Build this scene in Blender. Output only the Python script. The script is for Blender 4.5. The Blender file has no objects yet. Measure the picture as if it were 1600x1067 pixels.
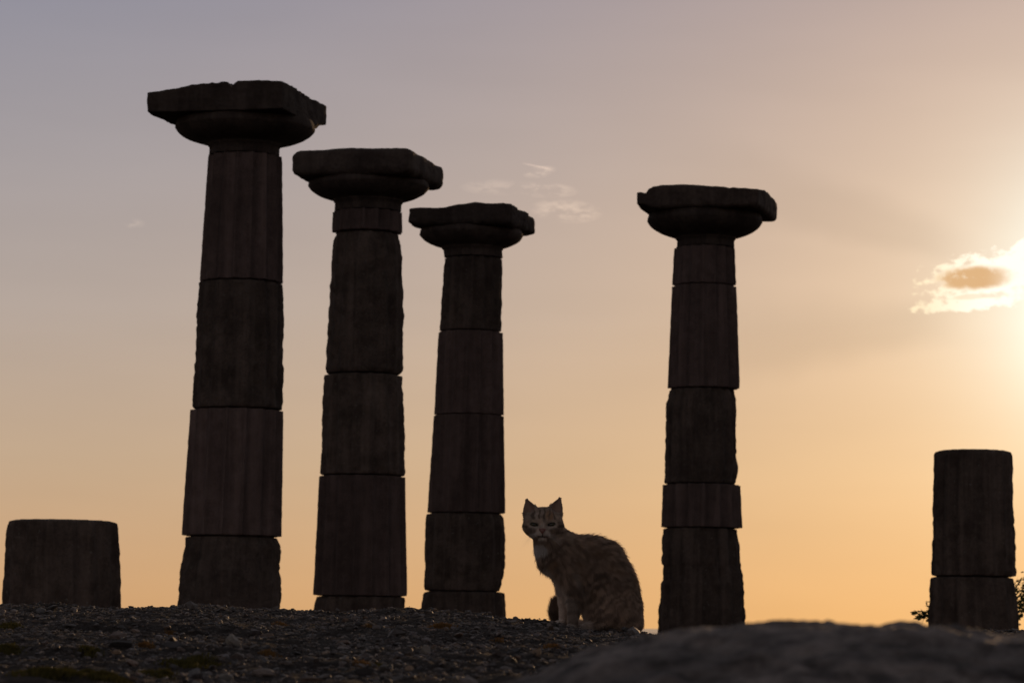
import bpy, math
import numpy as np
from mathutils import Matrix, Vector

# ------------------------------------------------------------------ camera, sky, sun, exposure
sc = bpy.context.scene
COL = sc.collection
R = math.radians
EYE = 0.40                                   # camera height (world z)
FPX = 4600.0                                 # focal length in photo pixels (1600 wide)
HORIZ = 975.0
PITCH = math.atan((HORIZ - 533.5) / FPX)
ROLL = R(0.75)

cam_d = bpy.data.cameras.new('camera')
cam = bpy.data.objects.new('camera', cam_d)
COL.objects.link(cam)
sc.camera = cam
cam_d.sensor_width = 36.0
cam_d.lens = 36.0 * FPX / 1600.0
cam_d.clip_start = 0.05
cam_d.clip_end = 200000.0
cam.matrix_world = Matrix.Translation((0, 0, EYE)) @ Matrix.Rotation(R(90) + PITCH, 4, 'X') @ Matrix.Rotation(ROLL, 4, 'Z')
cam_d.dof.use_dof = True
cam_d.dof.focus_distance = 9.2
cam_d.dof.aperture_fstop = 15.0

def ray(px, py):
    a = (px - 800.0) / FPX; b = (533.5 - py) / FPX
    a, b = a * math.cos(ROLL) - b * math.sin(ROLL), a * math.sin(ROLL) + b * math.cos(ROLL)
    return np.array([a, math.cos(PITCH) - b * math.sin(PITCH), math.sin(PITCH) + b * math.cos(PITCH)])

def P(px, py, Y):
    """world point seen in direction (px, py) at depth Y metres"""
    d = ray(px, py); t = Y / d[1]
    return np.array([d[0] * t, Y, EYE + d[2] * t])

def azel(px, py):
    d = ray(px, py); d = d / np.linalg.norm(d)
    return math.degrees(math.atan2(d[0], d[1])), math.degrees(math.asin(d[2]))

SUN_AZ, SUN_EL = azel(1800, 468)
sun_dir = np.array([math.sin(R(SUN_AZ)) * math.cos(R(SUN_EL)), math.cos(R(SUN_AZ)) * math.cos(R(SUN_EL)), math.sin(R(SUN_EL))])

sun_d = bpy.data.lights.new('sun', 'SUN')
sun_d.energy = 1.0
sun_d.angle = R(0.6)
sun_d.color = (1.0, 0.60, 0.30)
sun = bpy.data.objects.new('sun', sun_d)
COL.objects.link(sun)
sun.rotation_euler = Vector(-sun_dir).to_track_quat('-Z', 'Y').to_euler()
sun.location = (20, 60, 30)

sc.view_settings.view_transform = 'Standard'
sc.view_settings.look = 'None'
sc.view_settings.exposure = 0.0
sc.view_settings.gamma = 1.0
sc.view_settings.use_curve_mapping = False
sc.render.engine = 'CYCLES'
sc.cycles.use_denoising = True
sc.cycles.max_bounces = 6

# ---- world: atmosphere + evening haze by height, aureole by angle to the sun, thin clouds
world = bpy.data.worlds.new('World')
sc.world = world
world.use_nodes = True
world.cycles.sampling_method = 'MANUAL'
world.cycles.sample_map_resolution = 512
NT = world.node_tree
NT.nodes.clear()

class NB:
    """tiny node-expression helper"""
    def __init__(s, nt): s.nt = nt
    def node(s, t, **k):
        n = s.nt.nodes.new(t)
        for a, v in k.items(): setattr(n, a, v)
        return n
    def put(s, sock, v):
        if isinstance(v, bpy.types.NodeSocket): s.nt.links.new(v, sock)
        else: sock.default_value = v
    def m(s, op, a, b=0.0, c=None, clamp=False):
        n = s.node('ShaderNodeMath', operation=op, use_clamp=clamp)
        s.put(n.inputs[0], a); s.put(n.inputs[1], b)
        if c is not None: s.put(n.inputs[2], c)
        return n.outputs[0]
    def vm(s, op, a, b=None):
        n = s.node('ShaderNodeVectorMath', operation=op)
        s.put(n.inputs[0], a)
        if b is not None: s.put(n.inputs[1], b)
        return n
    def step(s, x, lo, hi, a=0.0, b=1.0):
        n = s.node('ShaderNodeMapRange', interpolation_type='SMOOTHSTEP')
        s.put(n.inputs[0], x)
        for i, v in enumerate((lo, hi, a, b)): s.put(n.inputs[i + 1], v)
        return n.outputs[0]
    def ramp(s, x, stops, interp='LINEAR'):
        n = s.node('ShaderNodeValToRGB')
        n.color_ramp.interpolation = interp
        e = n.color_ramp.elements
        while len(e) > 1: e.remove(e[0])
        e[0].position, e[0].color = stops[0][0], (*stops[0][1], 1)
        for p, c in stops[1:]:
            q = e.new(p); q.color = (*c, 1)
        s.put(n.inputs[0], x)
        return n.outputs[0]
    def mix(s, f, a, b, blend='MIX'):
        n = s.node('ShaderNodeMix', data_type='RGBA', blend_type=blend, clamp_factor=True)
        s.put(n.inputs[0], f)
        for i, v in ((6, a), (7, b)):
            s.put(n.inputs[i], v if isinstance(v, bpy.types.NodeSocket) else (*v, 1))
        return n.outputs[2]
    def noise(s, vec, scale, detail=4, rough=0.55, dist=0.0):
        n = s.node('ShaderNodeTexNoise')
        if vec is not None: s.put(n.inputs['Vector'], vec)
        n.inputs['Scale'].default_value = scale; n.inputs['Detail'].default_value = detail
        n.inputs['Roughness'].default_value = rough; n.inputs['Distortion'].default_value = dist
        return n.outputs[0]
    def xyz(s, x, y, z=0.0):
        n = s.node('ShaderNodeCombineXYZ')
        for i, v in enumerate((x, y, z)): s.put(n.inputs[i], v)
        return n.outputs[0]
    def smul(s, col, k):
        n = s.vm('SCALE', col); s.put(n.inputs[3], k)
        return n.outputs[0]

B = NB(NT)
tc = B.node('ShaderNodeTexCoord').outputs['Generated']
sep = B.node('ShaderNodeSeparateXYZ'); B.put(sep.inputs[0], tc)
DEG = 57.29578
az = B.m('MULTIPLY', B.m('ARCTAN2', sep.outputs[0], sep.outputs[1]), DEG)
el = B.m('MULTIPLY', B.m('ARCSINE', sep.outputs[2]), DEG)
dotv = B.vm('DOT_PRODUCT', tc, tuple(sun_dir)).outputs['Value']
gam = B.m('MULTIPLY', B.m('ARCCOSINE', B.m('MINIMUM', dotv, 1.0)), DEG)      # angle to the sun, degrees

sky = B.node('ShaderNodeTexSky', sky_type='NISHITA', sun_disc=False)
sky.sun_elevation = R(SUN_EL); sky.sun_rotation = R(SUN_AZ)
sky.air_density = 1.0; sky.dust_density = 1.0; sky.ozone_density = 1.0

hz = B.ramp(B.m('DIVIDE', el, 90.0, clamp=True), [
    (0.0, (.575, .330, .160)), (3 / 90, (.498, .364, .254)), (6 / 90, (.411, .350, .320)), (9 / 90, (.331, .311, .334)),
    (12.5 / 90, (.235, .247, .321)), (22 / 90, (.225, .225, .258)), (45 / 90, (.210, .200, .214)), (1.0, (.180, .176, .192))])
away = B.m('ADD', B.step(gam, 20.0, 112.0, 1.0, 0.30), B.step(gam, 120.0, 172.0, 0.0, 1.45))     # dimmest square to the sun, brighter again opposite it
base = B.smul(hz, away)
gq = B.m('DIVIDE', gam, 2.8); g1 = B.m('POWER', B.m('ADD', 1.0, B.m('MULTIPLY', gq, gq)), -2.0)
g2 = B.m('POWER', 2.71828, B.m('DIVIDE', gam, -7.0))
base = B.vm('ADD', base, B.smul(B.xyz(.26, 1.08, 1.36), g1)).outputs[0]
base = B.vm('ADD', base, B.smul(B.xyz(.713, .326, .0), g2)).outputs[0]
base = B.vm('ADD', base, B.smul(sky.outputs[0], 0.0015)).outputs[0]

# sky coordinates in units of 100 photo pixels (1.2456 degrees), measured from a reference direction
clear_sky = base                      # far from the sunset nothing but the clear gradient is needed
K100 = 100 / FPX * DEG
U = B.m('DIVIDE', az, K100); V = B.m('DIVIDE', el, K100)
def uv(px, py):
    a, e = azel(px, py); return a / K100, e / K100
su, sv = SUN_AZ / K100, SUN_EL / K100
du = B.m('SUBTRACT', U, su); dv = B.m('SUBTRACT', V, sv)
pol = B.m('MULTIPLY', B.m('ARCTAN2', dv, B.m('MULTIPLY', du, -1.0)), DEG)     # 0 = due left of the sun, up positive
rad = B.m('SQRT', B.m('ADD', B.m('MULTIPLY', du, du), B.m('MULTIPLY', dv, dv)))
pol = B.m('ADD', pol, B.m('MULTIPLY', B.m('SUBTRACT', B.noise(B.xyz(U, V), 1.3, 1), 0.5), 3.0))
w1 = B.m('MULTIPLY', B.step(pol, -14.0, -7.5), B.step(pol, 3.0, -5.0))
w2 = B.m('MULTIPLY', B.step(pol, 9.0, 14.0), B.step(pol, 24.0, 17.0))
fade = B.m('MULTIPLY', B.m('MULTIPLY', B.step(rad, 2.6, 3.8), B.step(rad, 9.6, 4.6)), B.step(gam, 33.0, 25.0))
dark = B.m('MULTIPLY', B.m('ADD', B.m('MULTIPLY', w1, 0.10), B.m('MULTIPLY', w2, 0.09)), fade)
base = B.smul(base, B.m('SUBTRACT', 1.0, dark))
# faint high streaks
st = B.noise(B.xyz(B.m('MULTIPLY', U, 0.22), B.m('MULTIPLY', V, 1.1), 3.0), 1.0, 2, 0.55)
base = B.smul(base, B.m('ADD', 1.0, B.m('MULTIPLY', B.m('MULTIPLY', B.m('SUBTRACT', st, 0.5), 0.085), B.step(gam, 33.0, 25.0))))

near_sky = base
def ell(cx, cy, rx, ry, tilt=0.0):
    u0, v0 = uv(cx, cy)
    x = B.m('SUBTRACT', U, u0); y = B.m('SUBTRACT', V, v0)
    if tilt:
        c, s_ = math.cos(R(tilt)), math.sin(R(tilt))
        x, y = (B.m('ADD', B.m('MULTIPLY', x, c), B.m('MULTIPLY', y, s_)), B.m('SUBTRACT', B.m('MULTIPLY', y, c), B.m('MULTIPLY', x, s_)))
    x = B.m('DIVIDE', x, rx / 100); y = B.m('DIVIDE', y, ry / 100)
    return B.m('SUBTRACT', 1.0, B.m('ADD', B.m('MULTIPLY', x, x), B.m('MULTIPLY', y, y)))

uvv = B.xyz(U, B.m('MULTIPLY', V, 1.5))
n1 = B.m('SUBTRACT', B.noise(uvv, 4.2, 6, 0.62), 0.5)
n2 = B.m('SUBTRACT', B.noise(B.xyz(U, B.m('MULTIPLY', V, 2.6), 7.0), 2.6, 5, 0.62), 0.5)
# the small back-lit cumulus by the sun
fld = ell(1545, 432, 115, 42, 6)
for e in ((1512, 474, 102, 15, 4), (1600, 393, 80, 19, 22), (1690, 440, 130, 62, 0)):
    fld = B.m('MAXIMUM', fld, ell(*e))
fld = B.m('ADD', fld, B.m('MULTIPLY', n1, 3.2))
cl = B.step(fld, 0.10, 0.70)
base = B.mix(cl, base, B.mix(B.step(U, uv(1420, 430)[0], uv(1560, 430)[0]), (1.08, .88, .58), (1.25, 1.14, .95)))
core = B.m('ADD', ell(1524, 434, 70, 22, 3), B.m('MULTIPLY', n1, .8))
core2 = B.m('ADD', ell(1530, 463, 60, 6, 4), B.m('MULTIPLY', n2, 2.2))
cmask = B.m('MULTIPLY', B.m('MAXIMUM', B.m('MULTIPLY', B.step(core, 0.0, 0.75), B.step(U, uv(1605, 430)[0], uv(1535, 430)[0], 0.45, 1.0)), B.step(core2, 0.2, 0.9, 0.0, 0.35)), cl)
cloud_sky = B.mix(cmask, base, (.76, .47, .235))
base = near_sky
# pale wisps and a short contrail
wis = None
for e in ((848, 297, 60, 13, -2), (885, 330, 60, 20, -3), (842, 269, 30, 10, 8), (775, 293, 60, 14, 0), (208, 349, 20, 9, 0)):
    v = B.m('MULTIPLY', B.m('MAXIMUM', ell(*e), 0.0), 0.45 if e[0] in (775, 208) else 1.0)
    wis = v if wis is None else B.m('MAXIMUM', wis, v)
wis = B.m('MULTIPLY', wis, B.step(n2, -0.10, 0.12))
base = B.vm('ADD', base, B.smul(B.xyz(.20, .15, .105), wis)).outputs[0]
tr = B.m('MULTIPLY', B.step(ell(839, 260, 27, 1.5, -11), 0.0, 0.7), 0.75)
base = B.vm('ADD', base, B.smul(B.xyz(.20, .14, .10), tr)).outputs[0]

def inbox(x0, y0, x1, y1):
    (u0, v1), (u1, v0) = uv(x0, y0), uv(x1, y1)
    a = B.m('MULTIPLY', B.m('GREATER_THAN', U, u0), B.m('LESS_THAN', U, u1))
    return B.m('MULTIPLY', a, B.m('MULTIPLY', B.m('GREATER_THAN', V, v0), B.m('LESS_THAN', V, v1)))
def bgnode(c):
    n = B.node('ShaderNodeBackground'); B.put(n.inputs[0], c); n.inputs[1].default_value = 1.0
    return n.outputs[0]
def mixsh(f, a, b_):
    n = B.node('ShaderNodeMixShader'); B.put(n.inputs[0], f); B.put(n.inputs[1], a); B.put(n.inputs[2], b_)
    return n.outputs[0]
sh = mixsh(B.m('LESS_THAN', gam, 34.0), bgnode(clear_sky), bgnode(near_sky))
sh = mixsh(B.m('MAXIMUM', inbox(690, 235, 960, 360), inbox(170, 330, 250, 370)), sh, bgnode(base))
sh = mixsh(inbox(1380, 320, 1880, 530), sh, bgnode(cloud_sky))
out = B.node('ShaderNodeOutputWorld'); NT.links.new(sh, out.inputs[0])

# ------------------------------------------------------------------ helpers
rng = np.random.default_rng(11)

def _h(ix, iy, iz, seed):
    h = (ix.astype(np.uint32) * np.uint32(374761393) + iy.astype(np.uint32) * np.uint32(668265263) + iz.astype(np.uint32) * np.uint32(2246822519) + np.uint32((seed * 3266489917) % 4294967296))
    h = (h ^ (h >> np.uint32(13))) * np.uint32(1274126177)
    h = (h ^ (h >> np.uint32(16))) * np.uint32(2246822519)
    return ((h ^ (h >> np.uint32(15))).astype(np.float64) / 4294967295.0) * 2 - 1

def vnoise(p, seed=0):
    p = np.asarray(p, float); i = np.floor(p).astype(np.int64); f = p - i
    f = f * f * f * (f * (f * 6 - 15) + 10)
    r = 0
    for dx in (0, 1):
        for dy in (0, 1):
            for dz in (0, 1):
                w = (f[..., 0] if dx else 1 - f[..., 0]) * (f[..., 1] if dy else 1 - f[..., 1]) * (f[..., 2] if dz else 1 - f[..., 2])
                r = r + w * _h(i[..., 0] + dx, i[..., 1] + dy, i[..., 2] + dz, seed)
    return r

def fbm(p, freq, octs=4, gain=0.5, seed=0, ridged=False):
    r = 0; a = 1.0
    for o in range(octs):
        n = vnoise(np.asarray(p) * freq * 2.03 ** o + 17.3 * o, seed + o)
        r = r + a * ((1 - np.abs(n) * 2) if ridged else n); a *= gain
    return r

def mesh_np(name, V, faces, smooth=True):
    """faces: list of (m,k) int arrays"""
    me = bpy.data.meshes.new(name)
    V = np.asarray(V, np.float32)
    fl = [np.asarray(f, np.int32) for f in faces if len(f)]
    loops = np.concatenate([f.ravel() for f in fl])
    tot = np.concatenate([np.full(len(f), f.shape[1], np.int32) for f in fl])
    start = np.concatenate([[0], np.cumsum(tot)[:-1]]).astype(np.int32)
    me.vertices.add(len(V)); me.vertices.foreach_set('co', V.ravel())
    me.loops.add(len(loops)); me.loops.foreach_set('vertex_index', loops)
    me.polygons.add(len(tot)); me.polygons.foreach_set('loop_start', start)
    try: me.polygons.foreach_set('loop_total', tot)
    except Exception: pass
    me.polygons.foreach_set('use_smooth', np.full(len(tot), smooth, bool))
    me.update(calc_edges=True)
    me.validate()
    return me

def obj(name, me, mat, parent=None, loc=None):
    o = bpy.data.objects.new(name, me)
    COL.objects.link(o)
    if mat is not None and me is not None: me.materials.append(mat)
    if parent is not None: o.parent = parent
    if loc is not None: o.location = loc
    return o

def empty(name, loc):
    o = bpy.data.objects.new(name, None); COL.objects.link(o)
    o.location = loc; o.empty_display_size = 0.1
    return o

def tag(o, label=None, cat=None, group=None, kind=None):
    for k, v in (('label', label), ('category', cat), ('group', group), ('kind', kind)):
        if v: o[k] = v
    return o

def grid_faces(n, m, wrap=False, off=0):
    """rows n, cols m"""
    i = np.arange(n - 1)[:, None]; j = np.arange(m if wrap else m - 1)[None, :]
    j2 = (j + 1) % m
    a = i * m + j; b = i * m + j2; c = (i + 1) * m + j2; d = (i + 1) * m + j
    return np.stack([a, b, c, d], -1).reshape(-1, 4) + off

def new_mat(name, rough=0.8, spec=0.3):
    m = bpy.data.materials.new(name); m.use_nodes = True
    bs = m.node_tree.nodes['Principled BSDF']
    bs.inputs['Roughness'].default_value = rough
    bs.inputs['Specular IOR Level'].default_value = spec
    return m, NB(m.node_tree), bs

def stone_mat(name, dark, light, scale=6.0, bump=0.6, rough=0.9, spec=0.2, speck=None, dist=0.01, streak=0.0):
    m, b, bs = new_mat(name, rough, spec)
    co = b.node('ShaderNodeTexCoord').outputs['Object']
    rnd_ = b.m('MULTIPLY', b.node('ShaderNodeObjectInfo').outputs['Random'], 43.0)
    co = b.vm('ADD', co, b.xyz(rnd_, rnd_, rnd_)).outputs[0]
    n1 = b.noise(co, scale, 8, 0.62); n2 = b.noise(co, scale * 9, 6, 0.65); n3 = b.noise(co, scale * .25, 3)
    c = b.mix(b.step(n1, .32, .68), dark, light)
    c = b.mix(b.m('MULTIPLY', b.step(n2, .42, .72), 0.45), c, tuple(x * .45 for x in dark))
    c = b.mix(b.m('MULTIPLY', b.step(n3, .40, .65), 0.4), c, tuple(x * .7 for x in dark))
    if streak:  # weathering streaks whose light and dark bands also stand in for flute shading
        sp_ = b.node('ShaderNodeMapping'); b.put(sp_.inputs[0], co); sp_.inputs['Scale'].default_value = (8.5, 8.5, .5)
        sn = b.noise(sp_.outputs[0], 1.0, 4, .6)
        c = b.mix(b.m('MULTIPLY', b.step(sn, .46, .66), streak), c, tuple(x * 1.9 for x in light))
        sp2 = b.node('ShaderNodeMapping'); b.put(sp2.inputs[0], co); sp2.inputs['Scale'].default_value = (6, 6, .7); sp2.inputs['Location'].default_value = (3, 7, 1)
        c = b.mix(b.m('MULTIPLY', b.step(b.noise(sp2.outputs[0], 1.0, 4, .6), .48, .66), streak), c, tuple(x * .45 for x in dark))
    if speck: c = b.mix(b.m('MULTIPLY', b.step(b.noise(co, scale * 5, 4, .6), .63, .72), .65), c, speck)
    c = b.smul(c, b.m('ADD', .82, b.m('MULTIPLY', b.node('ShaderNodeObjectInfo').outputs['Random'], .36)))
    b.put(bs.inputs['Base Color'], c)
    bp = b.node('ShaderNodeBump'); bp.inputs['Strength'].default_value = bump; bp.inputs['Distance'].default_value = dist
    b.put(bp.inputs['Height'], b.m('ADD', n2, b.m('MULTIPLY', n1, .8)))
    b.nt.links.new(bp.outputs[0], bs.inputs['Normal'])
    return m

M = {}
M['worn'] = stone_mat('worn_andesite', (.056, .041, .033), (.124, .094, .078), 5.0, .9, speck=(.15, .14, .12), streak=.22)
M['cut'] = stone_mat('recut_andesite', (.088, .062, .055), (.138, .100, .089), 9.0, .5, streak=.24)
M['capital'] = stone_mat('capital_andesite', (.043, .031, .026), (.086, .066, .055), 4.0, .8, streak=.2)
M['ground'] = stone_mat('stony_soil', (.024, .018, .015), (.090, .070, .057), 38.0, 1.0, dist=.012)
M['rock'] = stone_mat('weathered_rock', (.050, .040, .037), (.40, .335, .30), 30.0, 1.0, spec=.3, rough=.75, dist=.004)

# gravel: colour by stone
m, b, bs = new_mat('gravel_stone', .62, .45)
at = b.node('ShaderNodeAttribute', attribute_name='tint').outputs['Color']
co = b.node('ShaderNodeTexCoord').outputs['Object']
b.put(bs.inputs['Base Color'], b.mix(b.m('MULTIPLY', b.step(b.noise(co, 260, 4, .6), .4, .7), .5), at, (.04, .035, .033)))
bp = b.node('ShaderNodeBump'); bp.inputs['Strength'].default_value = .5; bp.inputs['Distance'].default_value = .002
b.put(bp.inputs['Height'], b.noise(co, 320, 4)); b.nt.links.new(bp.outputs[0], bs.inputs['Normal'])
M['gravel'] = m

m, b, bs = new_mat('sea_water', .18, .5)
bs.inputs['Base Color'].default_value = (.02, .035, .045, 1)
bp = b.node('ShaderNodeBump'); bp.inputs['Strength'].default_value = .35; bp.inputs['Distance'].default_value = .8
b.put(bp.inputs['Height'], b.noise(b.node('ShaderNodeTexCoord').outputs['Object'], .12, 5, .6)); b.nt.links.new(bp.outputs[0], bs.inputs['Normal'])
M['sea'] = m

# ------------------------------------------------------------------ ground, sea
CR = np.array([(-900, 960), (-300, 952), (0, 944), (100, 943), (150, 950), (190, 949), (240, 948), (280, 944), (305, 941), (350, 947), (400, 949), (440, 950), (500, 953),
               (560, 953), (600, 949), (640, 948), (700, 951), (735, 955), (790, 963), (835, 967), (856, 968), (872, 974), (890, 980), (905, 984), (1000, 986),
               (1025, 991), (1100, 993), (1300, 999), (1500, 992), (1570, 986), (1620, 986), (2400, 990)], float)
YC = np.array([(-900, 9.2), (0, 9.0), (600, 8.8), (800, 8.25), (880, 7.95), (1100, 7.95), (1600, 8.6), (2400, 9)], float)
_cx, _cy, _cz = [], [], []
for px in np.arange(-900, 2401, 15):
    yc = np.interp(px, YC[:, 0], YC[:, 1]); q = P(px, np.interp(px, CR[:, 0], CR[:, 1]), yc)
    _cx.append(q[0]); _cy.append(yc); _cz.append(q[2])
_cx, _cy, _cz = map(np.array, (_cx, _cy, _cz))
_cz = _cz - .008                              # room for the loose stones on top
PLAT = EYE - 0.13

def sstep(x, a, b):
    t = np.clip((x - a) / (b - a), 0, 1); return t * t * (3 - 2 * t)

def ground_z(X, Y, fine=True):
    X = np.asarray(X, float); Y = np.asarray(Y, float)
    yc = np.interp(X, _cx, _cy); zc = np.interp(X, _cx, _cz)
    z0 = EYE - 0.088
    s = np.clip((Y - 4.3) / (yc - 4.3), -1.5, 1)
    front = np.where(s > 0, z0 + (zc - z0) * s, z0 + s * .03)
    dd = np.maximum(Y - yc, 0)
    back = np.maximum(zc - .018 * dd ** 2, PLAT)
    back = back * (1 - sstep(dd, 3, 6)) + PLAT * sstep(dd, 3, 6)
    z = np.where(Y > yc, back, front)
    far = np.hypot(X, Y)
    p = np.stack([X, Y, np.zeros_like(X)], -1)
    near = 1 - sstep(far, 14, 30)
    if fine:
        crest = np.exp(-((Y - yc) / .9) ** 2)
        outc = np.exp(-((X + .15) / .33) ** 2) * np.exp(-((Y - yc + .15) / .5) ** 2)
        amp = .45 + .55 * (1 - crest)
        n = .014 * fbm(p, 3.2, 3, .5, 1) * amp + .006 * fbm(p, 14, 3, .5, 5) + .0035 * fbm(p, 45, 2, .5, 9)
        n = n + outc * (.011 * fbm(p, 8, 4, .55, 21, True) - .006)
        z = z + n * near
    z = z + (1 - near) * .05 * fbm(p, .12, 3, .5, 30) * (far < 2000)
    z = z - 62 * sstep(far, 55, 420)
    return z

def lines(lo, hi, step, ext, n):
    core = np.arange(lo, hi + step * .5, step)
    g = np.geomspace(step * 3, ext, n)
    return np.concatenate([(core[0] - g)[::-1], core, core[-1] + g])
gx = lines(-2.1, 2.1, .017, 900, 46)
gy = lines(3.6, 9.6, .017, 900, 46)
GX, GY = np.meshgrid(gx, gy)
GZ = ground_z(GX, GY)
gm = mesh_np('ground', np.stack([GX, GY, GZ], -1).reshape(-1, 3), [grid_faces(len(gy), len(gx))])
tag(obj('ground', gm, M['ground']), kind='structure')

n = 96; th = np.linspace(0, 2 * np.pi, n, endpoint=False)
rr = np.array([150, 600, 3000, 15000, 70000.0])
SV = np.stack([np.outer(rr, np.cos(th)), np.outer(rr, np.sin(th)), np.full((5, n), -60.0)], -1).reshape(-1, 3)
tag(obj('sea', mesh_np('sea', SV, [grid_faces(5, n, True)]), M['sea']), kind='structure')

# ------------------------------------------------------------------ columns
def edges(pts, ys):
    a = np.array(pts, float); return np.interp(ys, a[:, 0], a[:, 1])

LASTY = {}
def drum(root, D, L, Rr, style, seed, name='drum', flutes=16, phase=0.0, pits=(), label=None):
    """L / Rr: outline [(y, x) ...] of the left and right edge; a fluted, more or less weathered stone drum"""
    prev = LASTY.get(root.name)
    if prev: L = [(prev, L[0][1])] + list(L[1:]); Rr = [(prev, Rr[0][1])] + list(Rr[1:])
    y0 = (L[0][0] + Rr[0][0]) / 2; y1 = (L[-1][0] + Rr[-1][0]) / 2
    LASTY[root.name] = y1 - .15
    worn = {'crisp': 0.0, 'mid': .45, 'worn': 1.0, 'smooth': .8}[style]
    h_m = (y1 - y0) * D / FPX
    t = np.linspace(0, 1, max(8, int(h_m / .022)) + 1)
    e = .016 / h_m if worn < .3 else .05 / h_m
    t = np.unique(np.concatenate([t, np.linspace(0, e, 5), 1 - np.linspace(0, e, 5)]))
    yl = L[0][0] + t * (L[-1][0] - L[0][0]); yr = Rr[0][0] + t * (Rr[-1][0] - Rr[0][0])
    xl = edges(L, yl); xr = edges(Rr, yr); ym = (yl + yr) / 2
    A = np.array([P(a, y, D) for a, y in zip(xl, ym)]); Bq = np.array([P(a, y, D) for a, y in zip(xr, ym)])
    C = (A + Bq) / 2; Rad = (Bq[:, 0] - A[:, 0]) / 2
    z = C[:, 2]
    ed = np.minimum(z.max() - z, z - z.min())
    er = .012 if worn < .3 else (.016 + .012 * worn)
    q = np.clip(1 - ed / er, 0, 1); Rad = Rad - er * (1 - np.sqrt(1 - q * q + 1e-9)) * (.8 if worn < .3 else .9)
    Rad = Rad - .035 * (ed < .0045)                                     # open joint between the drums
    nt = flutes * 12
    th = np.linspace(0, 2 * np.pi, nt, endpoint=False)
    ft = ((th + phase) / (2 * np.pi) * flutes) % 1.0
    fe = np.clip((ft - .055) / .89, 0, 1); prof = 4 * fe * (1 - fe)
    dep = {'crisp': .125, 'mid': .11, 'worn': .085, 'smooth': .03}[style]
    rr = Rad[:, None] * (1 - dep * prof[None, :] ** (.8 if worn < .3 else 1.15))
    Q = np.stack([np.cos(th)[None] * Rad[:, None], np.sin(th)[None] * Rad[:, None], np.repeat(z[:, None], nt, 1)], -1) + seed * 7.1
    dmg = fbm(Q, 3.0, 4, .55, seed)
    sharp = 1 - prof[None, :] ** .5                                   # arrises break first
    rr = rr - worn * (.010 * np.clip(dmg - .05, 0, 1.2) + .018 * sharp * np.clip(fbm(Q, 7, 3, .55, seed + 3) - .05, 0, 1))
    rr = rr + (.0022 + .0042 * worn) * fbm(Q, 18, 3, .55, seed + 7)
    edge_chip = np.clip(fbm(Q, 6, 3, .5, seed + 12) - .25, 0, 1) * np.exp(-ed / .035)[:, None]
    rr = rr - (.012 + .05 * worn) * edge_chip
    for (py, ang, size, depth) in pits:
        pz = P(800, py, D)[2]
        da = (th - R(ang) + np.pi) % (2 * np.pi) - np.pi
        g = np.exp(-(((z[:, None] - pz) / size) ** 2 + (da[None] * Rad[:, None] / size) ** 2) ** 1.5)
        rr = rr - depth * g
    loc = np.array(root.location)
    Vv = np.stack([C[:, :1] + rr * np.cos(th), C[:, 1:2] + rr * np.sin(th), np.repeat(z[:, None], nt, 1)], -1) - loc
    # end faces, slightly dished and uneven
    k = len(z); rings = Vv.reshape(-1, 3)
    caps = []; faces = [grid_faces(k, nt, True)[:, ::-1]]
    for r_, flip in ((0, False), (k - 1, True)):
        base_i = r_ * nt; cen = Vv[r_].mean(0); off = len(rings) + sum(len(c) for c in caps)
        inner = cen + (Vv[r_] - cen) * .6; inner[:, 2] += .004 * fbm(inner + loc, 6, 3, .5, seed + 40)
        caps.append(np.concatenate([inner, cen[None]]))
        i = np.arange(nt); j = (i + 1) % nt
        fq = np.stack([base_i + i, base_i + j, off + j, off + i], -1); ftg = np.stack([off + i, off + j, np.full(nt, off + nt)], -1)
        if flip: fq = fq[:, ::-1]; ftg = ftg[:, ::-1]
        faces += [fq, ftg]
    # z decreases along rings (top first) so orient outwards
    me = mesh_np(name, np.concatenate([rings] + caps), faces)
    me.set_sharp_from_angle(angle=R(26 if worn < .3 else 40))
    o = obj(name, me, M['cut'] if worn < .3 else M['worn'], root)
    if label: o['label'] = label
    return o

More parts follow.
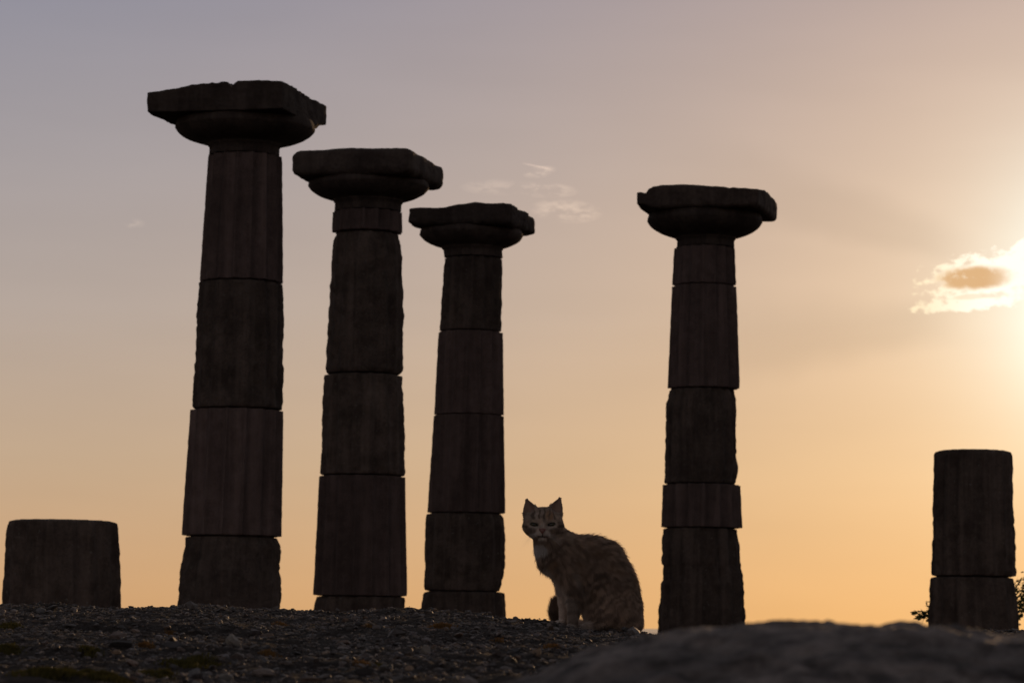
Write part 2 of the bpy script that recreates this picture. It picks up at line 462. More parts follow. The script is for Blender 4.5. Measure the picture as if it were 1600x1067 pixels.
def echinus(root, D, cx, ncx, rn, y_nb, y_nt, rmax, y_max, y_top, seed, flutes=16):
    S = D / FPX
    def Z(y): return P(cx, y, D)[2]
    c = P(cx, y_max, D)[0]; cn = P(ncx, y_nb, D)[0]
    pr = [(rn * S, Z(y_nb), 1), (rn * S, Z((y_nb + y_nt) / 2), 1), (rn * S, Z(y_nt + 1), 1), (rn * S * 1.035, Z(y_nt), 0), (rn * S * 1.05, Z(y_nt) + .012, 0), (rn * S * 1.05, Z(y_nt) + .02, 0), (rn * S * 1.09, Z(y_nt) + .026, 0)]
    z1 = Z(y_nt) + .026; r1 = rn * S * 1.09; z2 = Z(y_max); r2 = rmax * S
    for a in np.linspace(.08, 1, 14):
        pr.append((r1 + (r2 - r1) * (a + .22 * math.sin(a * math.pi) * (1 - a * .2)) , z1 + (z2 - z1) * a ** 1.15, 0))
    z3 = Z(y_top)
    for a in np.linspace(.15, 1, 6):
        pr.append((r2 - .018 * a ** 2, z2 + (z3 - z2) * a, 0))
    pr.append((r2 * .5, z3 + .002, 0))
    pr = np.array(pr); nt = flutes * 8
    th = np.linspace(0, 2 * np.pi, nt, endpoint=False)
    prof = 4 * ((th / (2 * np.pi) * flutes) % 1) * (1 - (th / (2 * np.pi) * flutes) % 1)
    rr = pr[:, :1] * (1 - .05 * prof[None] * pr[:, 2:3])
    f = np.clip((pr[:, 1] - pr[0, 1]) / (z2 - pr[0, 1]), 0, 1)
    cc = cn + (c - cn) * f
    Q = np.stack([np.cos(th)[None] * rr, np.sin(th)[None] * rr, np.repeat(pr[:, 1:2], nt, 1)], -1) + seed * 5.3
    rr = rr + .006 * fbm(Q, 7, 4, .55, seed) - .02 * np.clip(fbm(Q, 4, 3, .5, seed + 5) - .45, 0, 1)
    loc = np.array(root.location)
    V = np.stack([cc[:, None] + rr * np.cos(th), D + rr * np.sin(th), np.repeat(pr[:, 1:2], nt, 1)], -1) - loc
    me = mesh_np('echinus', V.reshape(-1, 3), [grid_faces(len(pr), nt, True)])
    return obj('echinus', me, M['capital'], root)

def abacus(root, D, cx, width_px, y_bot, thick_px, phi, chops, nicks, seed, rnd=.10, amp=.010):
    """weathered square slab; chops are planes (au, av, aw, c) in slab units, broken-off corners and edges"""
    S = D / FPX
    ctr = P(cx, y_bot, D); az_v = math.atan2(ctr[0], D)
    pa = phi - az_v
    s = (width_px + 8) * S / (math.cos(pa) + math.sin(pa)); t = (thick_px + 4) * S
    n = 40
    g = np.linspace(-1, 1, n + 1)
    Vs, Fs, off = [], [], 0
    a, b_ = np.meshgrid(g, g, indexing='ij'); o1 = np.ones_like(a)
    for f in ((a, b_, o1), (b_, a, -o1), (o1, a, b_), (-o1, b_, a), (b_, o1, a), (a, -o1, b_)):
        Vs.append(np.stack(f, -1).reshape(-1, 3)); Fs.append(grid_faces(n + 1, n + 1, off=off)[:, ::-1]); off += (n + 1) ** 2
    V = np.concatenate(Vs); F = np.concatenate(Fs)
    key = np.round(V * 1000).astype(np.int64); _, first, inv = np.unique(key, axis=0, return_index=True, return_inverse=True)
    V = V[first]; F = inv.reshape(-1)[F]
    half = np.array([s / 2, s / 2, t / 2])
    W = V * half
    rd = rnd * t
    inner = np.clip(W, -(half - rd), half - rd); d = W - inner; L = np.linalg.norm(d, axis=1, keepdims=True)
    W = inner + np.where(L > 1e-9, d / np.maximum(L, 1e-9) * np.minimum(L, rd), 0)
    N = W / half
    for (au, av, aw, c) in chops:
        k = au * N[:, 0] + av * N[:, 1] + aw * N[:, 2] - c
        k = k + .022 * fbm(N * 1.0 + seed, 3, 3, .5, seed + 2)
        nn = au * au + av * av + aw * aw
        N = N - np.maximum(k, 0)[:, None] * np.array([au, av, aw]) / nn
    for (u0, wid, dep) in nicks:
        N[:, 2] -= np.where(N[:, 2] > .3, dep * np.exp(-((N[:, 0] - u0) / wid) ** 2), 0)
    W = N * half
    Q = W + seed * 9.7
    dirn = N / np.maximum(np.linalg.norm(N, axis=1, keepdims=True), 1e-6)
    W = W + dirn * (amp * fbm(Q, 4, 4, .55, seed) + .004 * fbm(Q, 22, 3, .55, seed + 6))[:, None]
    W = W - dirn * (.018 * np.clip(fbm(Q, 3, 3, .5, seed + 9) - .35, 0, 1) + .022 * np.clip(fbm(Q, 9, 3, .55, seed + 14) - .55, 0, 1))[:, None]
    u = np.array([math.cos(phi), -math.sin(phi), 0]); v = np.array([math.sin(phi), math.cos(phi), 0])
    X = ctr + W[:, :1] * u + W[:, 1:2] * v + (W[:, 2:] + t / 2) * np.array([0, 0, 1.0]) - np.array(root.location)
    me = mesh_np('abacus', X, [F]); me.set_sharp_from_angle(angle=R(38))
    return obj('abacus', me, M['capital'], root)

PHI = R(14.5)
def column_root(name, px, D, label, cat, group):
    q = P(px, 975, D)
    r = empty(name, (q[0], D, float(ground_z(q[0], D)) - .02))
    return tag(r, label, cat, group, 'thing')
def ext(edge, D, root):
    """carry an outline down to the ground the column stands on"""
    (ya, xa), (yb, xb) = edge[-2], edge[-1]
    zb = root.location.z - .03
    y = yb
    while P(xb, y, D)[2] > zb and y < 1100: y += 1.0
    return list(edge) + [(y, xb + (xb - xa) / max(yb - ya, 1) * (y - yb) * .5)]

G4 = 'doric columns with capitals'
# column 1 (nearest)
D = 25.4
c1 = column_root('doric_column', 358, D, 'tallest stone column, its wide square capital notched on top, beside the short left stump', 'column', G4)
drum(c1, D, [(244, 325), (442, 311)], [(244, 441.5), (442, 443.5)], 'crisp', 1, phase=.1)
drum(c1, D, [(442, 311), (470, 308), (540, 304), (600, 300.5), (641, 299)], [(442, 443), (480, 444), (560, 444.5), (610, 443), (641, 444)], 'worn', 2, phase=.1)
drum(c1, D, [(642, 297), (838, 283)], [(642, 444), (838, 441)], 'crisp', 3, phase=.12)
drum(c1, D, ext([(839, 290), (858, 287), (899, 279), (951, 275)], D, c1), ext([(839, 434), (852, 440), (880, 438), (910, 440.5), (951, 440)], D, c1), 'worn', 4, phase=.15, pits=((905, 255, .05, .02), (870, 290, .04, .015)))
echinus(c1, D, 383, 381.5, 56, 244, 230, 110.5, 203, 190, 5)
abacus(c1, D, 372, 277, 192, 42, PHI, [(-.55, -.2, 1, 1.12), (.42, .0, 1, 1.26), (.9, .4, -.5, 1.55)], [(.26, .035, .42), (-.25, .2, -.05)], 6, .05, .006)
# column 2
D = 28.9
c2 = column_root('doric_column', 564, D, 'stone column with a thin collar drum under its rounded capital, second in the row', 'column', G4)
drum(c2, D, [(331, 520), (365, 518)], [(331, 628), (365, 629)], 'crisp', 11, phase=.05, label='thin crisp collar drum')
drum(c2, D, [(366, 523.5), (380, 520), (400, 518), (470, 514), (558, 509), (578, 507), (586, 509)], [(366, 622), (378, 627), (400, 629), (440, 629), (455, 631.5), (500, 632), (558, 631), (578, 630.5), (586, 627)], 'worn', 12, phase=.2, label='long drum with its fluting worn smooth', pits=((440, 300, .12, .006),))
drum(c2, D, [(588, 505), (640, 502.5), (700, 501), (744, 499.7)], [(588, 629.6), (640, 632), (700, 634), (744, 634.6)], 'worn', 13, phase=.15, pits=((740, 264, .03, .03),))
drum(c2, D, [(746, 498), (931, 488.4)], [(746, 633.7), (931, 637)], 'crisp', 14, phase=.1)
drum(c2, D, ext([(932, 492.5), (952, 490)], D, c2), ext([(932, 634), (952, 634)], D, c2), 'worn', 15)
echinus(c2, D, 576, 575, 53, 331, 317, 95.5, 293, 284, 16)
abacus(c2, D, 575, 239, 287, 37, PHI, [(-1, -.2, .45, 1.46), (-1, -.2, -.6, 1.62), (.45, .0, 1, 1.26)], [(-.1, .25, -.10), (.12, .02, .10)], 17, .32, .007)
# column 3
D = 32.6
c3 = column_root('doric_column', 724, D, 'third column of the row, ragged capital, standing just left of the cat', 'column', G4)
drum(c3, D, [(403, 694), (450, 691), (519, 686.6)], [(403, 784.5), (440, 785), (519, 784)], 'mid', 21, phase=.0)
drum(c3, D, [(522, 685), (649, 678)], [(522, 786), (649, 787.5)], 'crisp', 22, phase=.07)
drum(c3, D, [(650, 677.5), (802, 667)], [(650, 787.5), (802, 790)], 'crisp', 23, phase=.1)
drum(c3, D, [(803, 666.5), (830, 664), (887, 663), (915, 662), (924, 664)], [(803, 786), (818, 790), (887, 790), (905, 786), (924, 782)], 'worn', 24, phase=.05)
drum(c3, D, ext([(925, 661), (950, 657.5)], D, c3), ext([(925, 789), (930, 790), (955, 791.5)], D, c3), 'worn', 25)
echinus(c3, D, 736, 740, 46, 403, 390, 81.5, 368, 360, 26)
abacus(c3, D, 738, 197, 363, 32, PHI, [(-1, -.2, .5, 1.46), (-1, -.2, -.8, 1.66), (.55, .0, 1, 1.28), (.9, .2, -.8, 1.55), (-.16, -.1, 1, .86)], [(.25, .22, -.20), (-.5, .3, .12)], 27, .28, .014)
# column 4 (right of the cat)
D = 31.2
c4 = column_root('doric_column', 1098, D, 'lone stone column with a broken capital, standing right of the cat', 'column', G4)
drum(c4, D, [(387, 1053.5), (447, 1050)], [(387, 1148), (447, 1150)], 'crisp', 31, phase=.1)
drum(c4, D, [(448, 1050), (608, 1043)], [(448, 1150.5), (608, 1156)], 'crisp', 32, phase=.1)
drum(c4, D, [(609, 1045), (630, 1041), (660, 1039), (757, 1037)], [(609, 1148), (622, 1150), (660, 1151), (733, 1153.5), (757, 1150)], 'worn', 33, phase=.2)
drum(c4, D, [(760, 1035.5), (825, 1033)], [(760, 1157), (825, 1160)], 'crisp', 34, phase=.0, label='short clean drum jutting out past its neighbours')
drum(c4, D, ext([(826, 1033.5), (850, 1032), (881, 1032), (884, 1034.5), (907, 1034.5), (911, 1031), (983, 1028)], D, c4), ext([(826, 1153), (862, 1156), (885, 1157), (896, 1160.5), (906, 1161), (911, 1163), (971, 1165)], D, c4), 'worn', 35, phase=.1, pits=((896, 302, .07, .05), (862, 300, .045, .025), (925, 290, .05, .02), (880, 262, .06, .012)))
echinus(c4, D, 1102, 1102.5, 45.5, 387, 375, 91, 347, 336, 36)
abacus(c4, D, 1106, 217, 337, 32, PHI, [(-1, -.4, .7, 1.66), (-1, -.4, -.9, 1.90), (.5, .0, 1, 1.30), (.5, -.6, .9, 1.45)], [(-.86, .05, .30), (.52, .035, .16)], 37, .22)
# stumps
D = 22.5
s1 = column_root('column_stump', 97, D, 'short fluted stump of a column at the far left edge of the photo', 'column stump', 'broken column stumps')
drum(s1, D, ext([(811, 13), (819, 11), (855, 8.4), (900, 5), (945, 2.5)], D, s1), ext([(815, 182), (819, 185), (855, 187.4), (911, 190), (950, 190)], D, s1), 'mid', 41, phase=.1)
D = 30.3
s2 = column_root('column_stump', 1522, D, 'two drum column stump near the right edge with a leafy bush behind it', 'column stump', 'broken column stumps')
drum(s2, D, [(704, 1463), (712, 1460), (760, 1458.5), (901, 1455.6)], [(704, 1579), (712, 1581), (760, 1582.5), (901, 1588)], 'worn', 42, phase=.1)
drum(s2, D, ext([(903, 1454.5), (915, 1453), (973, 1451)], D, s2), ext([(903, 1583), (915, 1586), (983, 1593)], D, s2), 'worn', 43, phase=.1)

# ------------------------------------------------------------------ foreground rock
OUT = np.array([(560, 1130), (700, 1095), (820, 1066), (880, 1031), (930, 1010), (980, 998), (1030, 988), (1090, 981), (1170, 973), (1235, 972), (1300, 969), (1360, 974), (1450, 975), (1500, 979),
                (1560, 988), (1640, 991), (1760, 1000), (1900, 1040), (2050, 1110)], float)
RY = 2.5
xs = np.linspace(-.15, .70, 190); ys = np.linspace(1.95, 3.15, 200)
RX, RYY = np.meshgrid(xs, ys)
rx_ = np.array([P(a, b_, RY)[0] for a, b_ in OUT]); rz_ = np.array([P(a, b_, RY)[2] for a, b_ in OUT])
top = np.interp(RX, rx_, rz_)
dy = RYY - RY
depthp = np.where(dy < 0, (np.abs(dy) / .55) ** 1.7, (np.abs(dy) / .62) ** 2.8)
q = np.stack([RX, RYY, RX * 0], -1)
base_z = EYE - .20
zz = base_z + (top - .0018 - base_z) * (1 - depthp)
zz = zz + .0016 * fbm(q, 9, 4, .5, 61) + .0036 * fbm(q, 26, 4, .55, 66) + .0014 * fbm(q, 70, 3, .55, 68) - .009 * np.clip(fbm(q + fbm(q, 5, 2)[..., None] * .05, 14, 3, .5, 71, True) - .9, 0, 1)
zz = np.maximum(zz, base_z - .05)
rock = obj('foreground_rock', mesh_np('foreground_rock', np.stack([RX, RYY, zz], -1).reshape(-1, 3), [grid_faces(len(ys), len(xs))]), M['rock'])
tag(rock, 'broad blurred grey boulder in the right foreground, closest to the camera', 'rock')

# ------------------------------------------------------------------ gravel
def ico(sub):
    t = (1 + 5 ** .5) / 2
    v = [(-1, t, 0), (1, t, 0), (-1, -t, 0), (1, -t, 0), (0, -1, t), (0, 1, t), (0, -1, -t), (0, 1, -t), (t, 0, -1), (t, 0, 1), (-t, 0, -1), (-t, 0, 1)]
    v = [np.array(a) / np.linalg.norm(a) for a in v]
    f = [(0, 11, 5), (0, 5, 1), (0, 1, 7), (0, 7, 10), (0, 10, 11), (1, 5, 9), (5, 11, 4), (11, 10, 2), (10, 7, 6), (7, 1, 8), (3, 9, 4), (3, 4, 2), (3, 2, 6), (3, 6, 8), (3, 8, 9), (4, 9, 5), (2, 4, 11), (6, 2, 10), (8, 6, 7), (9, 8, 1)]
    for _ in range(sub):
        mid = {}; nf = []
        def mp(a, b_):
            k = (min(a, b_), max(a, b_))
            if k not in mid:
                w = v[a] + v[b_]; v.append(w / np.linalg.norm(w)); mid[k] = len(v) - 1
            return mid[k]
        for a, b_, c in f:
            x, y, z = mp(a, b_), mp(b_, c), mp(c, a); nf += [(a, x, z), (b_, y, x), (c, z, y), (x, y, z)]
        f = nf
    return np.array(v), np.array(f)

def rand_rot(k, r):
    q = r.normal(size=(k, 4)); q /= np.linalg.norm(q, axis=1, keepdims=True)
    w, x, y, z = q.T
    return np.stack([1 - 2 * (y * y + z * z), 2 * (x * y - z * w), 2 * (x * z + y * w), 2 * (x * y + z * w), 1 - 2 * (x * x + z * z), 2 * (y * z - x * w), 2 * (x * z - y * w), 2 * (y * z + x * w), 1 - 2 * (x * x + y * y)], -1).reshape(k, 3, 3)

def rock_shape(v, r, cuts=7, jit=.12):
    """angular pebble: sphere sliced by random planes"""
    v = v * (1 + r.normal(scale=jit, size=(len(v), 1)))
    for _ in range(cuts):
        d = r.normal(size=3); d /= np.linalg.norm(d); c = r.uniform(.45, .85)
        k = np.maximum(v @ d - c, 0); v = v - k[:, None] * d
    return v

TINTS = np.array([(.10, .095, .095), (.14, .13, .13), (.075, .068, .066), (.19, .18, .175), (.15, .115, .09), (.055, .05, .05), (.11, .11, .125), (.26, .23, .20), (.34, .31, .28)])
TW = np.array([.22, .19, .18, .10, .09, .10, .08, .03, .01]); TW = TW / TW.sum()

def stones_at(X, Y, size, sub, flat, seed):
    r = np.random.default_rng(seed); k = len(X)
    bv, bf = ico(sub)
    protos = np.array([rock_shape(bv, r) for _ in range(14)])
    pv = protos[r.integers(0, 14, k)]
    sc3 = np.stack([r.uniform(.7, 1.3, k), r.uniform(.6, 1.1, k), r.uniform(.45, .95, k) * flat], -1) * (size[:, None] / 2)
    rz = r.uniform(0, 2 * np.pi, k); cz, sz = np.cos(rz), np.sin(rz)
    pv = pv * sc3[:, None, :]
    tl = r.normal(scale=.35, size=k); ct, st_ = np.cos(tl), np.sin(tl)
    x, y, z = pv[..., 0], pv[..., 1] * ct[:, None] - pv[..., 2] * st_[:, None], pv[..., 1] * st_[:, None] + pv[..., 2] * ct[:, None]
    x, y = x * cz[:, None] - y * sz[:, None], x * sz[:, None] + y * cz[:, None]
    gz = ground_z(X, Y)
    Vx = np.stack([x + X[:, None], y + Y[:, None], z + (gz + sc3[:, 2] * .18)[:, None]], -1)
    nv = bv.shape[0]
    F = (bf[None] + (np.arange(k) * nv)[:, None, None]).reshape(-1, 3)
    ti = TINTS[r.choice(len(TINTS), k, p=TW)] * r.uniform(.26, 1.05, (k, 1)) * np.array([1.16, .98, .86])
    return Vx.reshape(-1, 3), F, np.repeat(ti, nv, 0)

def in_view(k, r, ylo, yhi, xk=.19, xm=.25):
    Y = r.uniform(ylo ** 2, yhi ** 2, k) ** .5
    X = r.uniform(-1, 1, k) * (xk * Y + xm)
    if k < 20000:                             # the mossy patch keeps only fine grit
        keep = ~((np.abs(800 + FPX * X / Y - 122) < 85) & (Y < 5.2)); X, Y = X[keep], Y[keep]
    return X, Y

vs, fs, ts, off = [], [], [], 0
def add(t):
    global off
    vs.append(t[0]); fs.append(t[1] + off); ts.append(t[2]); off += len(t[0])
r = np.random.default_rng(3)
X, Y = in_view(57000, r, 4.0, 9.6); add(stones_at(X, Y, r.lognormal(math.log(.0078), .34, len(X)), 0, .85, 1))
X, Y = in_view(5200, r, 4.0, 9.3); add(stones_at(X, Y, np.clip(r.lognormal(math.log(.0145), .32, len(X)), .008, .032), 1, .8, 2))
X, Y = in_view(420, r, 4.1, 9.0); add(stones_at(X, Y, np.clip(r.lognormal(math.log(.021), .25, len(X)), .014, .029), 2, .65, 4))
X = r.uniform(-4.5, 4.5, 7000); Y = r.uniform(.8, 12, 7000); add(stones_at(X, Y, r.lognormal(math.log(.016), .45, len(X)), 0, .8, 5))
X = 5.2 + r.normal(scale=1.1, size=700); Y = 28.5 + r.normal(scale=2.0, size=700); add(stones_at(X, Y, r.lognormal(math.log(.05), .5, len(X)), 0, .8, 6))
X = r.uniform(-11, 11, 5500); Y = r.uniform(10, 38, 5500); add(stones_at(X, Y, r.lognormal(math.log(.03), .6, len(X)), 0, .75, 7))
gme = mesh_np('gravel', np.concatenate(vs), [np.concatenate(fs)], smooth=False)
ca = gme.color_attributes.new('tint', 'FLOAT_COLOR', 'POINT')
T4 = np.concatenate(ts); ca.data.foreach_set('color', np.c_[T4, np.ones(len(T4))].astype(np.float32).ravel())
tag(obj('gravel', gme, M['gravel']), 'loose grey gravel covering the low mound in the foreground', 'gravel', kind='stuff')

# stones that can be told apart
def ground_hit(px, py):
    ys = np.linspace(4.0, 9.2, 700)
    pts = np.array([P(px, py, y) for y in ys]); g = ground_z(pts[:, 0], pts[:, 1])
    k = np.argmax(pts[:, 2] < g) if (pts[:, 2] < g).any() else -1
    return pts[k]
def stone_material(name, col):
    return stone_mat(name, tuple(c * .7 for c in col), col, 60, .7, rough=.7, spec=.35, dist=.002)
PALE = stone_material('pale_stone', (.34, .31, .27)); GREY = stone_material('grey_stone', (.17, .165, .165)); TAN = stone_material('tan_stone', (.30, .21, .14)); DARK = stone_material('dark_stone', (.07, .065, .065))
STONES = [(362, 1008, 26, 24, PALE, 'pale pointed stone standing up from the gravel left of centre', 1), (184, 1010, 46, 14, DARK, 'long flat dark slab stone lying in the gravel at lower left', 2),
          (272, 1012, 40, 13, DARK, 'wide dark flat stone between the pale pointed stone and the long slab', 3), (180, 1023, 17, 11, TAN, 'small tan stone below the long flat slab stone', 4),
          (112, 1064, 15, 10, TAN, 'rounded tan pebble in front of the moss at the bottom edge', 5), (303, 1057, 24, 18, GREY, 'grey angular stone at the bottom edge right of the moss', 6),
          (355, 1063, 26, 17, PALE, 'pale rough stone at the bottom edge below the pointed one', 7), (570, 1054, 36, 18, DARK, 'large rounded dark stone at the bottom centre of the gravel', 8),
          (663, 1020, 20, 16, PALE, 'pale stone resting beside a dark chip below the orange tuft', 9), (640, 1047, 15, 10, TAN, 'small warm glinting stone near the bottom centre', 10),
          (803, 1022, 22, 16, DARK, 'dark lump of stone right of centre in the gravel', 11), (838, 1023, 16, 15, TAN, 'brownish upright stone next to the blurred boulder', 12),
          (64, 957, 16, 12, GREY, 'grey block on the crest below the left stump', 13), (978, 985, 18, 8, DARK, 'dark low pebble lying against the sitting cat', 14)]
bv2, bf2 = ico(2)
for px, py, wpx, hpx, mt, lab, sd in STONES:
    q = ground_hit(px, py) if py > 990 or px < 900 else P(px, py, 7.93)
    rs = np.random.default_rng(100 + sd)
    v = rock_shape(bv2, rs, 9, .03); v = v / np.abs(v).max(0)
    if sd == 1: v[:, 0] *= np.clip(1.0 - .62 * v[:, 2], .2, 1.5)
    S = q[1] / FPX
    v = v * np.array([wpx / 2 * S, (wpx * .7 if wpx < 35 else wpx * .5) / 2 * S, hpx / 2 * S])
    me = mesh_np('stone', v, [bf2], smooth=False)
    o = obj('stone', me, mt, None, (q[0], q[1], q[2] + hpx * .30 * S))
    o.rotation_euler = (0, 0, rs.uniform(-.5, .5))
    tag(o, lab, 'stone', 'loose stones on the mound')

# ------------------------------------------------------------------ moss and dry tufts
def tuft_mesh(spots, blade, seed, lean=.5):
    r = np.random.default_rng(seed); V, F, off = [], [], 0
    for (px, py, wpx, k) in spots:
        q = ground_hit(px, py); S = q[1] / FPX
        x = q[0] + r.normal(scale=wpx * S * .32, size=k); y = q[1] + r.normal(scale=wpx * S * .5, size=k)
        g = ground_z(x, y) - .001
        hump = np.exp(-((x - q[0]) / (wpx * S * .4)) ** 2) * wpx * S * .10
        hgt = blade * r.uniform(.4, 1.2, k); wd = blade * r.uniform(.10, .2, k)
        a = r.uniform(0, 2 * np.pi, k); ln = r.uniform(0, lean, k) * hgt; la = r.uniform(0, 2 * np.pi, k)
        dx, dy_ = np.cos(a) * wd, np.sin(a) * wd
        p0 = np.stack([x - dx, y - dy_, g], -1); p1 = np.stack([x + dx, y + dy_, g], -1)
        tx, ty = x + np.cos(la) * ln, y + np.sin(la) * ln
        m0 = np.stack([(x + tx) / 2 - dx * .9, (y + ty) / 2 - dy_ * .9, g + hump + hgt * .6], -1); m1 = np.stack([(x + tx) / 2 + dx * .9, (y + ty) / 2 + dy_ * .9, g + hump + hgt * .6], -1)
        p2 = np.stack([tx + np.cos(la) * ln * .4, ty + np.sin(la) * ln * .4, g + hump + hgt], -1)
        V.append(np.stack([p0, p1, m1, m0, p2], 1).reshape(-1, 3))
        i = np.arange(k) * 5 + off
        F.append((np.stack([i, i + 1, i + 2, i + 3], -1), np.stack([i + 3, i + 2, i + 4], -1))); off += 5 * k
    return mesh_np('tuft', np.concatenate(V), [np.concatenate([f[0] for f in F]), np.concatenate([f[1] for f in F])], False)
def leaf_mat(name, c1_, c2_, transl=.3):
    m, b, bs = new_mat(name, .7, .2)
    gi = b.node('ShaderNodeNewGeometry').outputs['Random Per Island']
    c = b.mix(gi, c1_, c2_); b.put(bs.inputs['Base Color'], c)
    tr_ = b.node('ShaderNodeBsdfTranslucent'); b.put(tr_.inputs[0], c)
    mx = b.node('ShaderNodeMixShader'); mx.inputs[0].default_value = transl
    b.nt.links.new(bs.outputs[0], mx.inputs[1]); b.nt.links.new(tr_.outputs[0], mx.inputs[2])
    b.nt.links.new(mx.outputs[0], m.node_tree.nodes['Material Output'].inputs[0])
    return m
M['moss'] = leaf_mat('moss', (.055, .048, .010), (.105, .088, .020))
M['dry'] = leaf_mat('dry_moss', (.12, .062, .02), (.22, .12, .04))
mo = obj('moss', tuft_mesh([(105, 1056, 60, 2200), (135, 1053, 40, 1200), (160, 1058, 40, 900), (80, 1060, 50, 900), (60, 1061, 60, 900), (175, 1064, 50, 900), (14, 981, 36, 1000), (8, 1018, 40, 900), (305, 1040, 60, 900), (250, 1056, 40, 500), (140, 1018, 30, 300), (275, 1038, 40, 400), (590, 1042, 26, 260)], .0060, 5), M['moss'])
tag(mo, 'olive green moss spread over the gravel at the lower left', 'moss', kind='stuff')
dr = obj('dry_moss', tuft_mesh([(688, 979, 34, 900), (575, 978, 20, 220), (222, 1009, 16, 260), (235, 1012, 10, 120), (268, 990, 22, 160), (437, 976, 20, 140), (570, 1040, 26, 260), (860, 1012, 26, 160), (780, 1001, 22, 120), (420, 1022, 30, 160)], .006, 6, .9), M['dry'])
tag(dr, 'orange brown tufts of dry moss dotted over the gravel', 'moss', kind='stuff')

# ------------------------------------------------------------------ shrub behind the right stump
M['bark'] = stone_mat('twig_bark', (.05, .04, .03), (.10, .08, .06), 40, .3)
M['leaf'] = leaf_mat('shrub_leaf', (.045, .06, .02), (.09, .10, .035), .35)
SD = 31.3
q0 = P(1528, 985, SD); shrub = empty('shrub', (q0[0], SD, float(ground_z(q0[0], SD)) - .02))
tag(shrub, 'small leafy bush poking out on both sides behind the right stump', 'shrub')
def tube(pts, r0, r1, seg=6):
    pts = np.array(pts); k = len(pts); V = []
    for i in range(k):
        d = pts[min(i + 1, k - 1)] - pts[max(i - 1, 0)]; d /= np.linalg.norm(d) + 1e-9
        a = np.cross(d, (0.3, .9, .2)); a /= np.linalg.norm(a) + 1e-9; b_ = np.cross(d, a); rr = r0 + (r1 - r0) * i / (k - 1)
        for t in np.linspace(0, 2 * np.pi, seg, endpoint=False): V.append(pts[i] + rr * (a * math.cos(t) + b_ * math.sin(t)))
    return np.array(V), grid_faces(k, seg, True)
r = np.random.default_rng(8)
LV, LF, lo = [], [], 0
TARG = [(1433, 963, 30.9, 34), (1441, 959, 30.9, 26), (1448, 947, 31.0, 20), (1455, 967, 31.0, 16), (1601, 900, 31.3, 40), (1606, 918, 31.2, 40), (1599, 935, 31.1, 40), (1604, 952, 31.0, 46), (1618, 930, 31.6, 50), (1625, 905, 31.4, 50), (1640, 925, 31.3, 60), (1560, 940, 31.6, 50), (1590, 965, 31.0, 34), (1478, 955, 31.4, 40)]
for (px, py, Y, nl) in TARG:
    tip = P(px, py, Y); o0 = np.array(shrub.location); a = o0 + r.normal(scale=.05, size=3) * (1, 1, 0)
    m1 = a + (tip - a) * .55 + np.array([0, 0, .06 + .1 * r.random()])
    ts_ = np.linspace(0, 1, 9)[:, None]
    pts = (1 - ts_) ** 2 * a + 2 * ts_ * (1 - ts_) * m1 + ts_ ** 2 * tip
    v, f = tube(pts - o0, .010, .0025)
    obj('branch', mesh_np('branch', v, [f]), M['bark'], shrub)
    for _ in range(nl):
        t = r.uniform(.72, 1.0) if px < 1460 else r.uniform(.55, 1.02); c = (1 - t) ** 2 * a + 2 * t * (1 - t) * m1 + t ** 2 * tip
        c = c + r.normal(scale=.022 if px < 1460 else .05, size=3)
        L = r.uniform(.045, .075) if px > 1460 else r.uniform(.055, .09); d = (tip - m1) / np.linalg.norm(tip - m1) + r.normal(scale=.7, size=3); d /= np.linalg.norm(d)
        s_ = np.cross(d, r.normal(size=3)); s_ /= np.linalg.norm(s_); nrm = np.cross(d, s_)
        LV += [c, c + d * L * .4 + s_ * L * .25 + nrm * L * .06, c + d * L, c + d * L * .4 - s_ * L * .25 + nrm * L * .06]
        LF.append((lo, lo + 1, lo + 2, lo + 3)); lo += 4
fo = obj('foliage', mesh_np('foliage', np.array(LV) - np.array(shrub.location), [np.array(LF)], False), M['leaf'], shrub)
fo['kind'] = 'stuff'
#CAT#
# ------------------------------------------------------------------ the cat
CATY = 8.05
CS = CATY / FPX                                # metres per photo pixel at the cat
C0 = P(930, 986.5, CATY)
cat = empty('cat', tuple(C0))
tag(cat, 'grey tabby cat with white bib sitting on the mound and looking at the camera', 'cat')
def cp(x, y, py): return np.array([x - 930.0, y, 985.0 - py])

def e_sdf(p, c, r, rot=None):
    q = p - np.asarray(c, np.float32)
    if rot is not None: q = q @ np.asarray(rot, np.float32)
    r = np.asarray(r, np.float32)
    k0 = np.linalg.norm(q / r, axis=-1); k1 = np.linalg.norm(q / (r * r), axis=-1)
    return k0 * (k0 - 1) / np.maximum(k1, 1e-6)
def c_sdf(p, a, b_, ra, rb):
    a = np.asarray(a, np.float32); d = np.asarray(b_, np.float32) - a
    t = np.clip(((p - a) @ d) / (d @ d), 0, 1)
    return np.linalg.norm(p - a - t[..., None] * d, axis=-1) - (ra + (rb - ra) * t)
def smin(a, b_, k):
    h = np.clip(.5 + .5 * (b_ - a) / k, 0, 1)
    return b_ + (a - b_) * h - k * h * (1 - h)
def smax(a, b_, k): return -smin(-a, -b_, k)
def ry(deg):   # rotate about the depth axis
    c, s = math.cos(R(deg)), math.sin(R(deg)); return np.array([[c, 0, s], [0, 1, 0], [-s, 0, c]])

